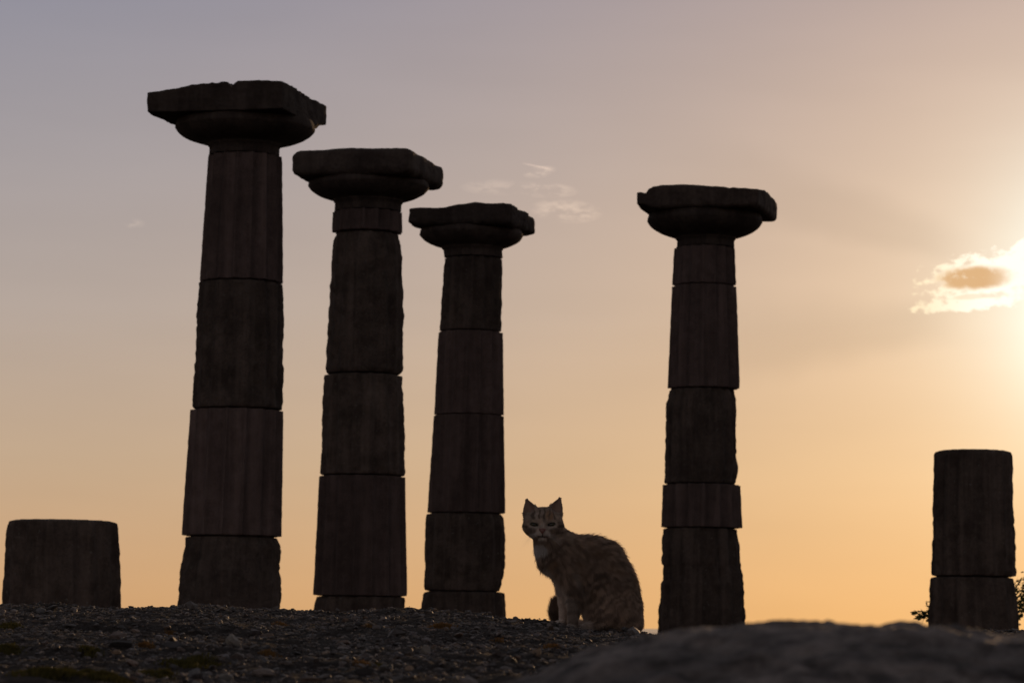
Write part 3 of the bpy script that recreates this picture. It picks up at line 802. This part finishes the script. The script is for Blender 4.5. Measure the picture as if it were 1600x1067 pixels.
TAIL = [(986, 30, 972, 11), (978, 56, 974, 10.5), (948, 76, 975, 10), (915, 74, 976, 9.5), (886, 58, 974, 10), (872, 42, 967, 10.5), (868, 34, 953, 10.5), (869, 31, 940, 8.5)]
EARS = [((830.5, -22, 803), (823, -26, 780), 13.0, (-.25, -1, .1)), ((866.5, -22, 802), (875.5, -26, 778), 13.0, (.25, -1, .1))]
def ear_sdf(p, base, tip, w, nrm):
    a = cp(*base); t_ = cp(*tip); ax = t_ - a; L = np.linalg.norm(ax); ax = ax / L
    n_ = np.array(nrm, float); n_ -= ax * (n_ @ ax); n_ /= np.linalg.norm(n_); l = np.cross(ax, n_)
    q = p - a.astype(np.float32)
    t = (q @ ax.astype(np.float32)) / L; lat = q @ l.astype(np.float32); nor = q @ n_.astype(np.float32)
    tt = np.clip(t, -.6, 1)
    wt = np.maximum(w * (1 - np.clip(tt, 0, 1) ** 1.6), 2.2) + np.where(tt < 0, -tt * 2, 0)
    # curved shell: the ear's back bulges away from the viewer, its inside is hollow
    curve = -5.0 * (1 - (lat / wt) ** 2) * (1 - .5 * np.clip(tt, 0, 1))
    th_ = 2.6 - .5 * np.clip(tt, 0, 1)
    d = np.maximum(np.abs(nor - curve) - th_, (np.abs(lat) - wt) * .85)
    return np.maximum(d, np.maximum((t - 1) * L, (-.45 - t) * L))

def body_sdf(p):
    E = e_sdf
    d = E(p, cp(955, 12, 930), (47, 40, 52))
    d = smin(d, E(p, cp(966, 12, 956), (41, 40, 38)), 14)
    d = smin(d, E(p, cp(974, 14, 974), (33, 34, 22)), 10)
    d = smin(d, E(p, cp(942, 8, 894), (36, 37, 52), ry(16)), 14)
    d = smin(d, E(p, cp(912, 2, 878), (38, 25, 41)), 14)
    d = smin(d, E(p, cp(886, -14, 884), (21, 21, 36), ry(-14)), 7)
    d = smin(d, E(p, cp(942, -8, 902), (33, 28, 42), ry(14)), 8)
    d = smin(d, E(p, cp(956, 11, 906), (35, 36, 42)), 12)
    d = smin(d, E(p, cp(927, 4, 873), (34, 26, 36)), 14)
    d = smin(d, c_sdf(p, cp(870, -6, 840), cp(900, -2, 868), 22, 30), 12)
    d = smin(d, E(p, cp(890, -6, 885), (28, 28, 42), ry(-20)), 14)
    d = smin(d, c_sdf(p, cp(856, -12, 842), cp(867, -8, 870), 25, 29), 12)
    d = smin(d, c_sdf(p, cp(872, -8, 872), cp(890, -10, 912), 25, 15), 10)
    # hind legs
    d = smin(d, E(p, cp(938, -22, 943), (34, 16, 38), ry(-14)), 7)
    d = smin(d, E(p, cp(926, -32, 976), (24, 9, 8)), 6)
    d = smin(d, E(p, cp(942, 44, 946), (33, 16, 38)), 8)
    d = smin(d, E(p, cp(922, 50, 976), (22, 9, 8)), 6)
    # front legs
    leg = smin(c_sdf(p, cp(892, -22, 900), cp(896, -27, 940), 20, 13.5), c_sdf(p, cp(896, -27, 940), cp(894, -27, 974), 13.0, 10.2), 6)
    leg = smin(leg, E(p, cp(890, -33, 979), (12, 13, 7.5)), 5)
    d = smin(d, leg, 8)
    leg = smin(c_sdf(p, cp(882, 4, 900), cp(881, 6, 938), 17, 10.5), c_sdf(p, cp(881, 6, 938), cp(880, 5, 970), 9.8, 8.5), 6)
    leg = smin(leg, E(p, cp(875, -1, 971), (9.5, 12, 6)), 5)
    d = smin(d, leg, 7)
    # tail
    t = None
    for a, b_ in zip(TAIL[:-1], TAIL[1:]):
        s_ = c_sdf(p, cp(*a[:3]), cp(*b_[:3]), a[3], b_[3]); t = s_ if t is None else np.minimum(t, s_)
    d = smin(d, t, 6)
    return d

def head_sdf(p):
    E = e_sdf
    h = E(p, cp(849, -24, 817), (29, 29, 25))
    h = smin(h, E(p, cp(835.5, -28, 822), (17, 18, 15)), 9)
    h = smin(h, E(p, cp(863.5, -28, 822), (17, 18, 15)), 9)
    h = smin(h, E(p, cp(849, -28, 831), (22, 20, 14)), 8)
    h = smin(h, E(p, cp(848, -46, 833), (13, 13, 10)), 8)
    h = smin(h, E(p, cp(842, -54, 836), (7, 7, 6)), 4)
    h = smin(h, E(p, cp(853, -54, 836), (7, 7, 6)), 4)
    h = smin(h, E(p, cp(847.5, -50, 843.5), (8, 7, 5)), 3.5)
    h = smin(h, c_sdf(p, cp(848.5, -44, 812), cp(847.5, -56, 829), 8, 4.5), 6)
    h = smin(h, c_sdf(p, cp(827, -40, 813), cp(842, -48, 816.5), 6, 5), 5)        # brows
    h = smin(h, c_sdf(p, cp(869, -40, 813), cp(855, -48, 816.5), 6, 5), 5)
    for ex in (834.5, 861.5):                                                     # eye sockets
        h = smax(h, -E(p, cp(ex, -57, 820.5), (7.5, 9, 4.0), ry(10 if ex < 848 else -10)), 3)
    return h

SHRINK = 3.0
def cat_sdf(p):
    d = body_sdf(p) + SHRINK
    h = head_sdf(p) + 1.2
    d = smin(d, h, 7)
    for e in EARS: d = smin(d, ear_sdf(p, *e), 3.5)
    return d

def surface_nets(f, lo, hi, h):
    n_ = [int(math.ceil((hi[i] - lo[i]) / h)) + 1 for i in range(3)]
    ax = [lo[i] + h * np.arange(n_[i], dtype=np.float32) for i in range(3)]
    F = np.empty(n_, np.float32)
    for i in range(n_[0]):
        g = np.stack(np.meshgrid(ax[1], ax[2], indexing='ij'), -1)
        F[i] = f(np.concatenate([np.full(g.shape[:2] + (1,), ax[0][i], np.float32), g], -1))
    ins = F < 0
    cnt = sum(ins[a:n_[0] - 1 + a, b_:n_[1] - 1 + b_, c:n_[2] - 1 + c].astype(np.int8) for a in (0, 1) for b_ in (0, 1) for c in (0, 1))
    act = (cnt > 0) & (cnt < 8)
    idx = -np.ones(act.shape, np.int64); ii = np.argwhere(act); idx[act] = np.arange(len(ii))
    V = np.stack([ax[k][ii[:, k]] + h / 2 for k in range(3)], -1)
    Fq = []
    for k in range(3):
        o1, o2 = (k + 1) % 3, (k + 2) % 3
        sl0 = [slice(1, -1)] * 3; sl0[k] = slice(0, -1); sl1 = [slice(1, -1)] * 3; sl1[k] = slice(1, None)
        a = ins[tuple(sl0)]; b_ = ins[tuple(sl1)]
        for sgn, mk in ((0, a & ~b_), (1, ~a & b_)):
            e = np.argwhere(mk); e[:, o1] += 1; e[:, o2] += 1
            def at(d1, d2):
                q = e.copy(); q[:, o1] -= d1; q[:, o2] -= d2; return idx[q[:, 0], q[:, 1], q[:, 2]]
            qd = np.stack([at(1, 1), at(0, 1), at(0, 0), at(1, 0)], -1)
            Fq.append(qd if sgn == 0 else qd[:, ::-1])
    return V, np.concatenate(Fq)

def grad(f, p, e=.6):
    g = np.stack([f(p + np.eye(3, dtype=np.float32)[k] * e) - f(p - np.eye(3, dtype=np.float32)[k] * e) for k in range(3)], -1)
    return g / np.maximum(np.linalg.norm(g, axis=-1, keepdims=True), 1e-6)

CV, CF = surface_nets(cat_sdf, (-122, -85, -6), (82, 96, 216), 1.5)
for _ in range(4):
    dd_ = cat_sdf(CV.astype(np.float32)); CV = CV - grad(cat_sdf, CV.astype(np.float32)) * np.clip(dd_, -1.2, 1.2)[:, None] * .85
CV[:, 2] = np.maximum(CV[:, 2], -2.0)
CN = grad(cat_sdf, CV.astype(np.float32))

def cl01(x): return np.clip(x, 0, 1)
def fur_color(p, n_):
    """coat pattern: grey-brown dilute tabby, white bib and chin, buff patches"""
    x = p[:, 0] + 930; y = p[:, 1]; z = 985 - p[:, 2]
    q = p * .05
    w = fbm(q, 1.0, 3, .5, 80)
    base = np.array([.43, .322, .248]); dk = np.array([.115, .083, .064]); pale = np.array([.68, .59, .52]); white = np.array([.86, .82, .79]); buff = np.array([.44, .28, .17])
    head = sstep(-z, -850, -840) * (x < 890)
    # body mackerel stripes, arcs falling round the haunch
    rr_ = np.hypot(x - 990, (z - 1003) * .95) + 9 * w
    stripe = .5 + .5 * np.sin(rr_ * 2 * np.pi / 12.5)
    s = cl01((stripe - .42) * 2.4) * (.34 + .42 * cl01(.6 + fbm(q, .7, 2, .5, 90)))
    ta = x - .55 * z + 6 * w
    s2 = cl01((.5 + .5 * np.sin(ta * 2 * np.pi / 13) - .55) * 2.2) * .45
    blend = sstep(x, 895, 925)
    s = s * blend + s2 * (1 - blend)
    c = base * (1 + .35 * fbm(q, 3.5, 2, .5, 99))[:, None]
    c = c * (1 - s[:, None]) + dk * s[:, None]
    bf = cl01(fbm(q, .8, 2, .5, 120) - .35)[:, None] * .8 * (z < 935)[:, None]; c = c * (1 - bf) + (buff * .7) * bf
    hp = cl01(stripe - .5)[:, None] * (blend * sstep(z, 905, 945))[:, None] * .0
    c = c + hp
    def put(mask, col):
        nonlocal c
        mask = cl01(mask)[:, None]; c = c * (1 - mask) + np.asarray(col) * mask
    # flank edge, belly, chest
    put(sstep(-np.abs(x - (896 + (z - 895) * .38)), -7, -1) * sstep(z, 888, 902) * sstep(-z, -935, -920) * .55, pale * .8)
    put(sstep(-x, -862 - 0, -846) * sstep(z, 880, 893) * sstep(-z, -925, -905) * .55, pale)
    put(sstep(-(x - (846 + (z - 872) * .72)), -9, 1) * sstep(z, 876, 890) * .75, pale)
    put(sstep(-np.hypot((x - 842) / 1.3, (z - 856) / .85), -12.5, -8) * (z > 843) * .85, white * .8)
    put(sstep(-np.hypot((x - 862), (z - 876) * .8), -9, -3) * .5, buff)
    neck = (np.abs(((z - 868) - .72 * (850 - x)) - 0) < 2.2) & (x > 846) & (x < 880)
    put(neck * .75, dk); neck = (np.abs(((z - 878) - .66 * (850 - x))) < 2.2) & (x > 846) & (x < 882); put(neck * .65, dk)
    # legs
    put(sstep(z, 918, 935) * sstep(-x, -879, -874) * (x > 862) * (y > -14) * (y < 18) * .8, pale * 1.15)
    put(sstep(-np.abs(x - 881.5), -4, -1) * sstep(z, 905, 925) * (y < 0) * .6, pale)
    put(sstep(z, 965, 975) * (x < 905) * (y < 14) * .35, pale)
    put(sstep(x, 885, 889) * sstep(-x, -909, -904) * sstep(z, 903, 915) * (y < -8) * .55, dk * 1.3)  # near foreleg: shade painted into the coat so the front legs separate
    lb = cl01(np.sin(z * 2 * np.pi / 17 + 1) - .1) * (z > 925) * (x > 884) * (x < 906) * (y < 0) * .6; put(lb, dk)
    # tail
    tl = (y > 18) & (z > 925) & (x < 885); put(tl * .75, np.array([.16, .10, .065]))
    # head
    hc = np.array([.48, .385, .31]) * (1 + .3 * fbm(q, 4, 2, .5, 130))[:, None]
    c = c * (1 - head[:, None]) + hc * head[:, None]
    fs_ = cl01((np.sin((x - 848 + .8 * w * 5) * 2 * np.pi / (8.5 - (812 - z) * .06)) - .05) * 1.6) * sstep(-z, -816, -811) * sstep(z, 794, 800) * (np.abs(x - 848) < 20)
    put(fs_ * head * .75, dk)
    put(sstep(-np.hypot((x - 858) / .8, z - 807), -10, -5) * (1 - fs_) * head * .85, buff * 1.15)
    put(sstep(-np.hypot((x - 840), (z - 808) / 1.2), -6, -2) * (1 - fs_) * head * .45, pale * .9)
    for ex, sx in ((834.5, -1), (861.5, 1)):
        put(sstep(-np.hypot((x - ex) / 1.5, (z - 825.0) / .5), -7, -5) * head * .4, pale * .8)
        put(sstep(-np.hypot((x - (ex + sx * 3)) / 1.6, (z - 829.5)), -6, -3) * head * .38, dk)
        put(sstep(-np.hypot((x - ex) / 1.5, (z - 820.3 + (x - ex) * sx * .17) / .70), -5.0, -3.8) * head, (.012, .010, .009))
        st2 = (np.abs(z - 826 + (x - ex) * sx * .25 - 0) < 1.8) & ((x - ex) * sx > 8); put(st2 * head * .7, dk)
        st2 = (np.abs(z - 834 + (x - ex) * sx * .15) < 1.6) & ((x - ex) * sx > 6); put(st2 * head * .5, dk)
    put(sstep(-np.hypot((x - 847.5) / 1.5, (z - 838.5) / 1.05), -10.5, -7) * head * (z > 829) * .45, pale * .9)
    put(sstep(-np.hypot((x - 848), (z - 824) / 1.6), -6, -3) * head * .25, pale * .8)
    put(((np.abs(x - 847.3) < .9) & (z > 834) & (z < 838.5) & (y < -40)) * 1.0, (.04, .02, .016))
    mo_ = np.abs(z - (839.4 - np.abs(x - 847.3) * .0 + np.minimum(np.abs(x - 847.3), 9) * -.12)) < .9
    put((mo_ & (np.abs(x - 847.3) < 8) & (y < -40)) * .9, (.05, .03, .025))
    # ears
    er = (z < 801) & ((np.abs(x - 824) < 13) | (np.abs(x - 873) < 13)) & (np.abs(x - 848.5) > 14)
    put(er * .8, np.where((n_[:, 1] < -.2)[:, None], np.array([.32, .21, .165]), np.array([.28, .22, .18])))
    return np.clip(c, .006, .9)

def to_world(p):
    x, y, z = p[:, 0] * CS, p[:, 1] * CS, p[:, 2] * CS
    c, s = math.cos(ROLL), math.sin(ROLL)
    return np.stack([x * c - z * s, y, x * s + z * c], -1)

bme = mesh_np('cat_body', to_world(CV), [CF])
m, b, bs = new_mat('cat_skin', .85, .15)
b.put(bs.inputs['Base Color'], b.node('ShaderNodeAttribute', attribute_name='coat').outputs['Color'])
ca = bme.color_attributes.new('coat', 'FLOAT_COLOR', 'POINT')
ca.data.foreach_set('color', np.c_[fur_color(CV, CN) * .75, np.ones(len(CV))].astype(np.float32).ravel())
body_o = obj('body', bme, m, cat)

# fur: one strand per hair, combed with the coat
r = np.random.default_rng(21)
tri = np.concatenate([CF[:, [0, 1, 2]], CF[:, [0, 2, 3]]])
ar = np.linalg.norm(np.cross(CV[tri[:, 1]] - CV[tri[:, 0]], CV[tri[:, 2]] - CV[tri[:, 0]]), axis=1)
cen = CV[tri].mean(1)
dens = np.where((cen[:, 2] > 135) & (cen[:, 0] < -40), 2.2, 1.0) * np.where((CN[tri[:, 0]][:, 1] > .6), .45, 1.0)
NH = 120000
pick = r.choice(len(tri), NH, p=ar * dens / (ar * dens).sum())
u = r.random(NH); v = r.random(NH); fl = u + v > 1; u[fl], v[fl] = 1 - u[fl], 1 - v[fl]
Tt = tri[pick]
hp = CV[Tt[:, 0]] * (1 - u - v)[:, None] + CV[Tt[:, 1]] * u[:, None] + CV[Tt[:, 2]] * v[:, None]
hn = CN[Tt[:, 0]] * (1 - u - v)[:, None] + CN[Tt[:, 1]] * u[:, None] + CN[Tt[:, 2]] * v[:, None]
hn /= np.linalg.norm(hn, axis=1, keepdims=True)
hx = hp[:, 0] + 930; hy = hp[:, 1]; hz_ = 985 - hp[:, 2]
isH = sstep(-hz_, -852, -842) * (hx < 888)
isEar = ((hz_ < 802) & ((hx < 836) | (hx > 861)) & (hx < 890))
isLeg = sstep(hz_, 915, 930) * (hx < 903) * (hx > 860) * (hy < 18)
isTail = ((hy > 18) & (hz_ > 925) & (hx < 890)) | ((hz_ > 962) & (hy > 40))
isChest = sstep(-hx, -872, -858) * sstep(hz_, 842, 852) * (1 - isLeg)
flow = np.tile(np.array([.62, .28, -.72]), (NH, 1))
low = sstep(hx, 900, 930) * sstep(hz_, 880, 940); flow = flow * (1 - low[:, None]) + np.array([.25, .1, -.95]) * low[:, None]
flow = flow * (1 - isChest[:, None]) + np.array([.25, .0, -1.0]) * isChest[:, None]
flow = flow * (1 - isLeg[:, None]) + np.array([.05, 0, -1.0]) * isLeg[:, None]
nose = cp(847.5, -62, 829); fh = hp - nose; fh /= np.linalg.norm(fh, axis=1, keepdims=True)
flow = flow * (1 - isH[:, None]) + fh * isH[:, None]
flow[isEar] = np.array([0, .1, 1.0])
tp = np.array([cp(*t[:3]) for t in TAIL]); td = np.diff(tp, axis=0); td /= np.linalg.norm(td, axis=1, keepdims=True)
seg = np.argmin(np.linalg.norm(hp[:, None] - (tp[:-1] + tp[1:])[None] / 2, axis=2), 1); flow[isTail] = td[seg[isTail]]
flow = flow + .30 * np.stack([fbm(hp * .11, 1, 2, .5, s) for s in (200, 210, 220)], -1) + r.normal(scale=.16, size=(NH, 3))
flow -= hn * (flow * hn).sum(1, keepdims=True); flow /= np.linalg.norm(flow, axis=1, keepdims=True) + 1e-6
ln = 10.0 + 2.5 * fbm(hp * .08, 1, 2, .5, 230)
ln = ln * (1 - .45 * low); ln = ln * (1 - isLeg) + 4.6 * isLeg
hl = 3.2 + 2.6 * sstep(np.abs(hx - 848.5), 17, 30) * sstep(hz_, 815, 826) + 1.2 * sstep(-hz_, -802, -796)
hl = np.where(np.hypot(hx - 847.5, (hz_ - 834)) < 13, 2.3, hl)
ln = ln * (1 - isH) + hl * isH; ln[isEar] = 1.1; ln[isTail] = 9.0
eyed = np.minimum(np.hypot((hx - 834.5) / 1.6, hz_ - 820.5), np.hypot((hx - 861.5) / 1.6, hz_ - 820.5)); ln = np.where((eyed < 5.2) & (hy < -20), .7, ln)
ln = np.where((np.hypot((hx - 847.3) / 1.3, hz_ - 830.5) < 4.2) & (hy < -40), .4, ln)
guard = r.random(NH) < .10 * (1 - isLeg) * (1 - isEar)
ln = ln * r.uniform(.7, 1.15, NH) * np.where(guard & (isH < .5), 1.35, 1.0)
lift = .42 + .32 * r.random(NH) + .05 * isH; lift = np.where(isEar, .25, lift); lift = np.where(isTail, .7, lift); lift = np.where(guard, lift + .22, lift)
KP = 4
pts = np.zeros((NH, KP, 3)); pts[:, 0] = hp - hn * .6
dirv = hn * lift[:, None] + flow
for k in range(1, KP):
    dk_ = dirv + np.array([0, 0, -.10]) * k - hn * (.10 * k)[..., None] if np.ndim(k) else dirv + np.array([0, 0, -.07 * k]) - hn * (.07 * k)
    dk_ = dk_ / np.linalg.norm(dk_, axis=1, keepdims=True)
    pts[:, k] = pts[:, k - 1] + dk_ * (ln / (KP - 1))[:, None]
hcv = bpy.data.hair_curves.new('fur')
hcv.add_curves([KP] * NH)
hcv.attributes['position'].data.foreach_set('vector', to_world(pts.reshape(-1, 3)).astype(np.float32).ravel())
ra = hcv.attributes.get('radius') or hcv.attributes.new('radius', 'FLOAT', 'POINT')
rad0 = np.array([.21, .20, .14, .03]) * CS
ra.data.foreach_set('value', (rad0[None] * np.where(isH > .5, .8, 1.0)[:, None] * r.uniform(.8, 1.2, (NH, 1))).astype(np.float32).ravel())
hc_ = fur_color(hp, hn) * r.uniform(.86, 1.14, (NH, 1))
cat_c = hcv.attributes.new('coat', 'FLOAT_COLOR', 'CURVE')
cat_c.data.foreach_set('color', np.c_[hc_, np.ones(NH)].astype(np.float32).ravel())
m = bpy.data.materials.new('cat_fur'); m.use_nodes = True; b = NB(m.node_tree)
bs = m.node_tree.nodes['Principled BSDF']
atc = b.node('ShaderNodeAttribute', attribute_name='coat').outputs['Color']
b.put(bs.inputs['Base Color'], atc); bs.inputs['Roughness'].default_value = .6; bs.inputs['Specular IOR Level'].default_value = .25
trn = b.node('ShaderNodeBsdfTranslucent'); b.put(trn.inputs[0], atc)
mxs = b.node('ShaderNodeMixShader'); mxs.inputs[0].default_value = .45
b.nt.links.new(bs.outputs[0], mxs.inputs[1]); b.nt.links.new(trn.outputs[0], mxs.inputs[2]); b.nt.links.new(mxs.outputs[0], m.node_tree.nodes['Material Output'].inputs[0])
hcv.materials.append(m)
fur = bpy.data.objects.new('fur', hcv); COL.objects.link(fur); fur.parent = cat

# eyes, nose, whiskers
def front_y(x, py):
    ys = np.linspace(-90, 0, 400, dtype=np.float32)
    p = np.stack([np.full(400, x - 930), ys, np.full(400, 985 - py)], -1).astype(np.float32)
    d = cat_sdf(p); return float(ys[np.argmax(d < 0)])
bv3, bf3 = ico(3)
m, b, bs = new_mat('cat_eye', .12, .6); 
co = b.node('ShaderNodeTexCoord').outputs['Object']
bs.inputs['Base Color'].default_value = (.045, .040, .016, 1); M['eye'] = m
m2, b2, bs2 = new_mat('cat_pupil', .1, .6); bs2.inputs['Base Color'].default_value = (.004, .004, .004, 1)
for ex, rot_ in ((834.5, 10), (861.5, -10)):
    fy = front_y(ex, 820.3)
    v = bv3 * np.array([5.2, 2.5, 2.5]) @ ry(rot_).T + np.array([ex - 930, fy + .4, 985 - 820.3])
    eo = obj('eye', mesh_np('eye', to_world(v), [bf3]), M['eye'], cat)
    v = bv3 * np.array([1.3, .8, 2.0]) @ ry(rot_).T + np.array([ex - 930, fy + .4 - 2.25, 985 - 820.3])
    obj('pupil', mesh_np('pupil', to_world(v), [bf3]), m2, eo)
m, b, bs = new_mat('cat_nose', .45, .4); bs.inputs['Base Color'].default_value = (.17, .075, .055, 1)
fy = front_y(847.3, 830.5)
v = bv3.copy(); v = np.sign(v) * np.abs(v) ** .8
v[:, 0] *= np.clip(.62 + .5 * v[:, 2], .15, 1.1); v = v * np.array([6.6, 2.8, 4.6]) + np.array([847.3 - 930, fy - .4, 985 - 830.8])
obj('nose', mesh_np('nose', to_world(v), [bf3]), m, cat)
wv = []
wr = np.random.default_rng(5)
for sx in (-1, 1):
    for k in range(9):
        st_x = 847.5 + sx * wr.uniform(5, 10); st_z = 835 + wr.uniform(-2, 4); y0 = front_y(st_x, st_z)
        a = np.array([st_x - 930, y0, 985 - st_z]); L = wr.uniform(18, 32)
        dirw = np.array([sx * .85, -.25 + wr.uniform(-.2, .3), wr.uniform(-.55, .05)]); dirw /= np.linalg.norm(dirw)
        wv.append(np.array([a + dirw * L * t + np.array([0, .05, -.30]) * L * t * t for t in np.linspace(0, 1, 7)]))
whc = bpy.data.hair_curves.new('whiskers'); whc.add_curves([7] * len(wv))
whc.attributes['position'].data.foreach_set('vector', to_world(np.concatenate(wv)).astype(np.float32).ravel())
ra = whc.attributes.get('radius') or whc.attributes.new('radius', 'FLOAT', 'POINT')
ra.data.foreach_set('value', np.tile(np.linspace(.085, .02, 7) * CS, len(wv)).astype(np.float32))
m, b, bs = new_mat('whisker', .4, .4); bs.inputs['Base Color'].default_value = (.7, .66, .62, 1); whc.materials.append(m)
wo = bpy.data.objects.new('whiskers', whc); COL.objects.link(wo); wo.parent = cat
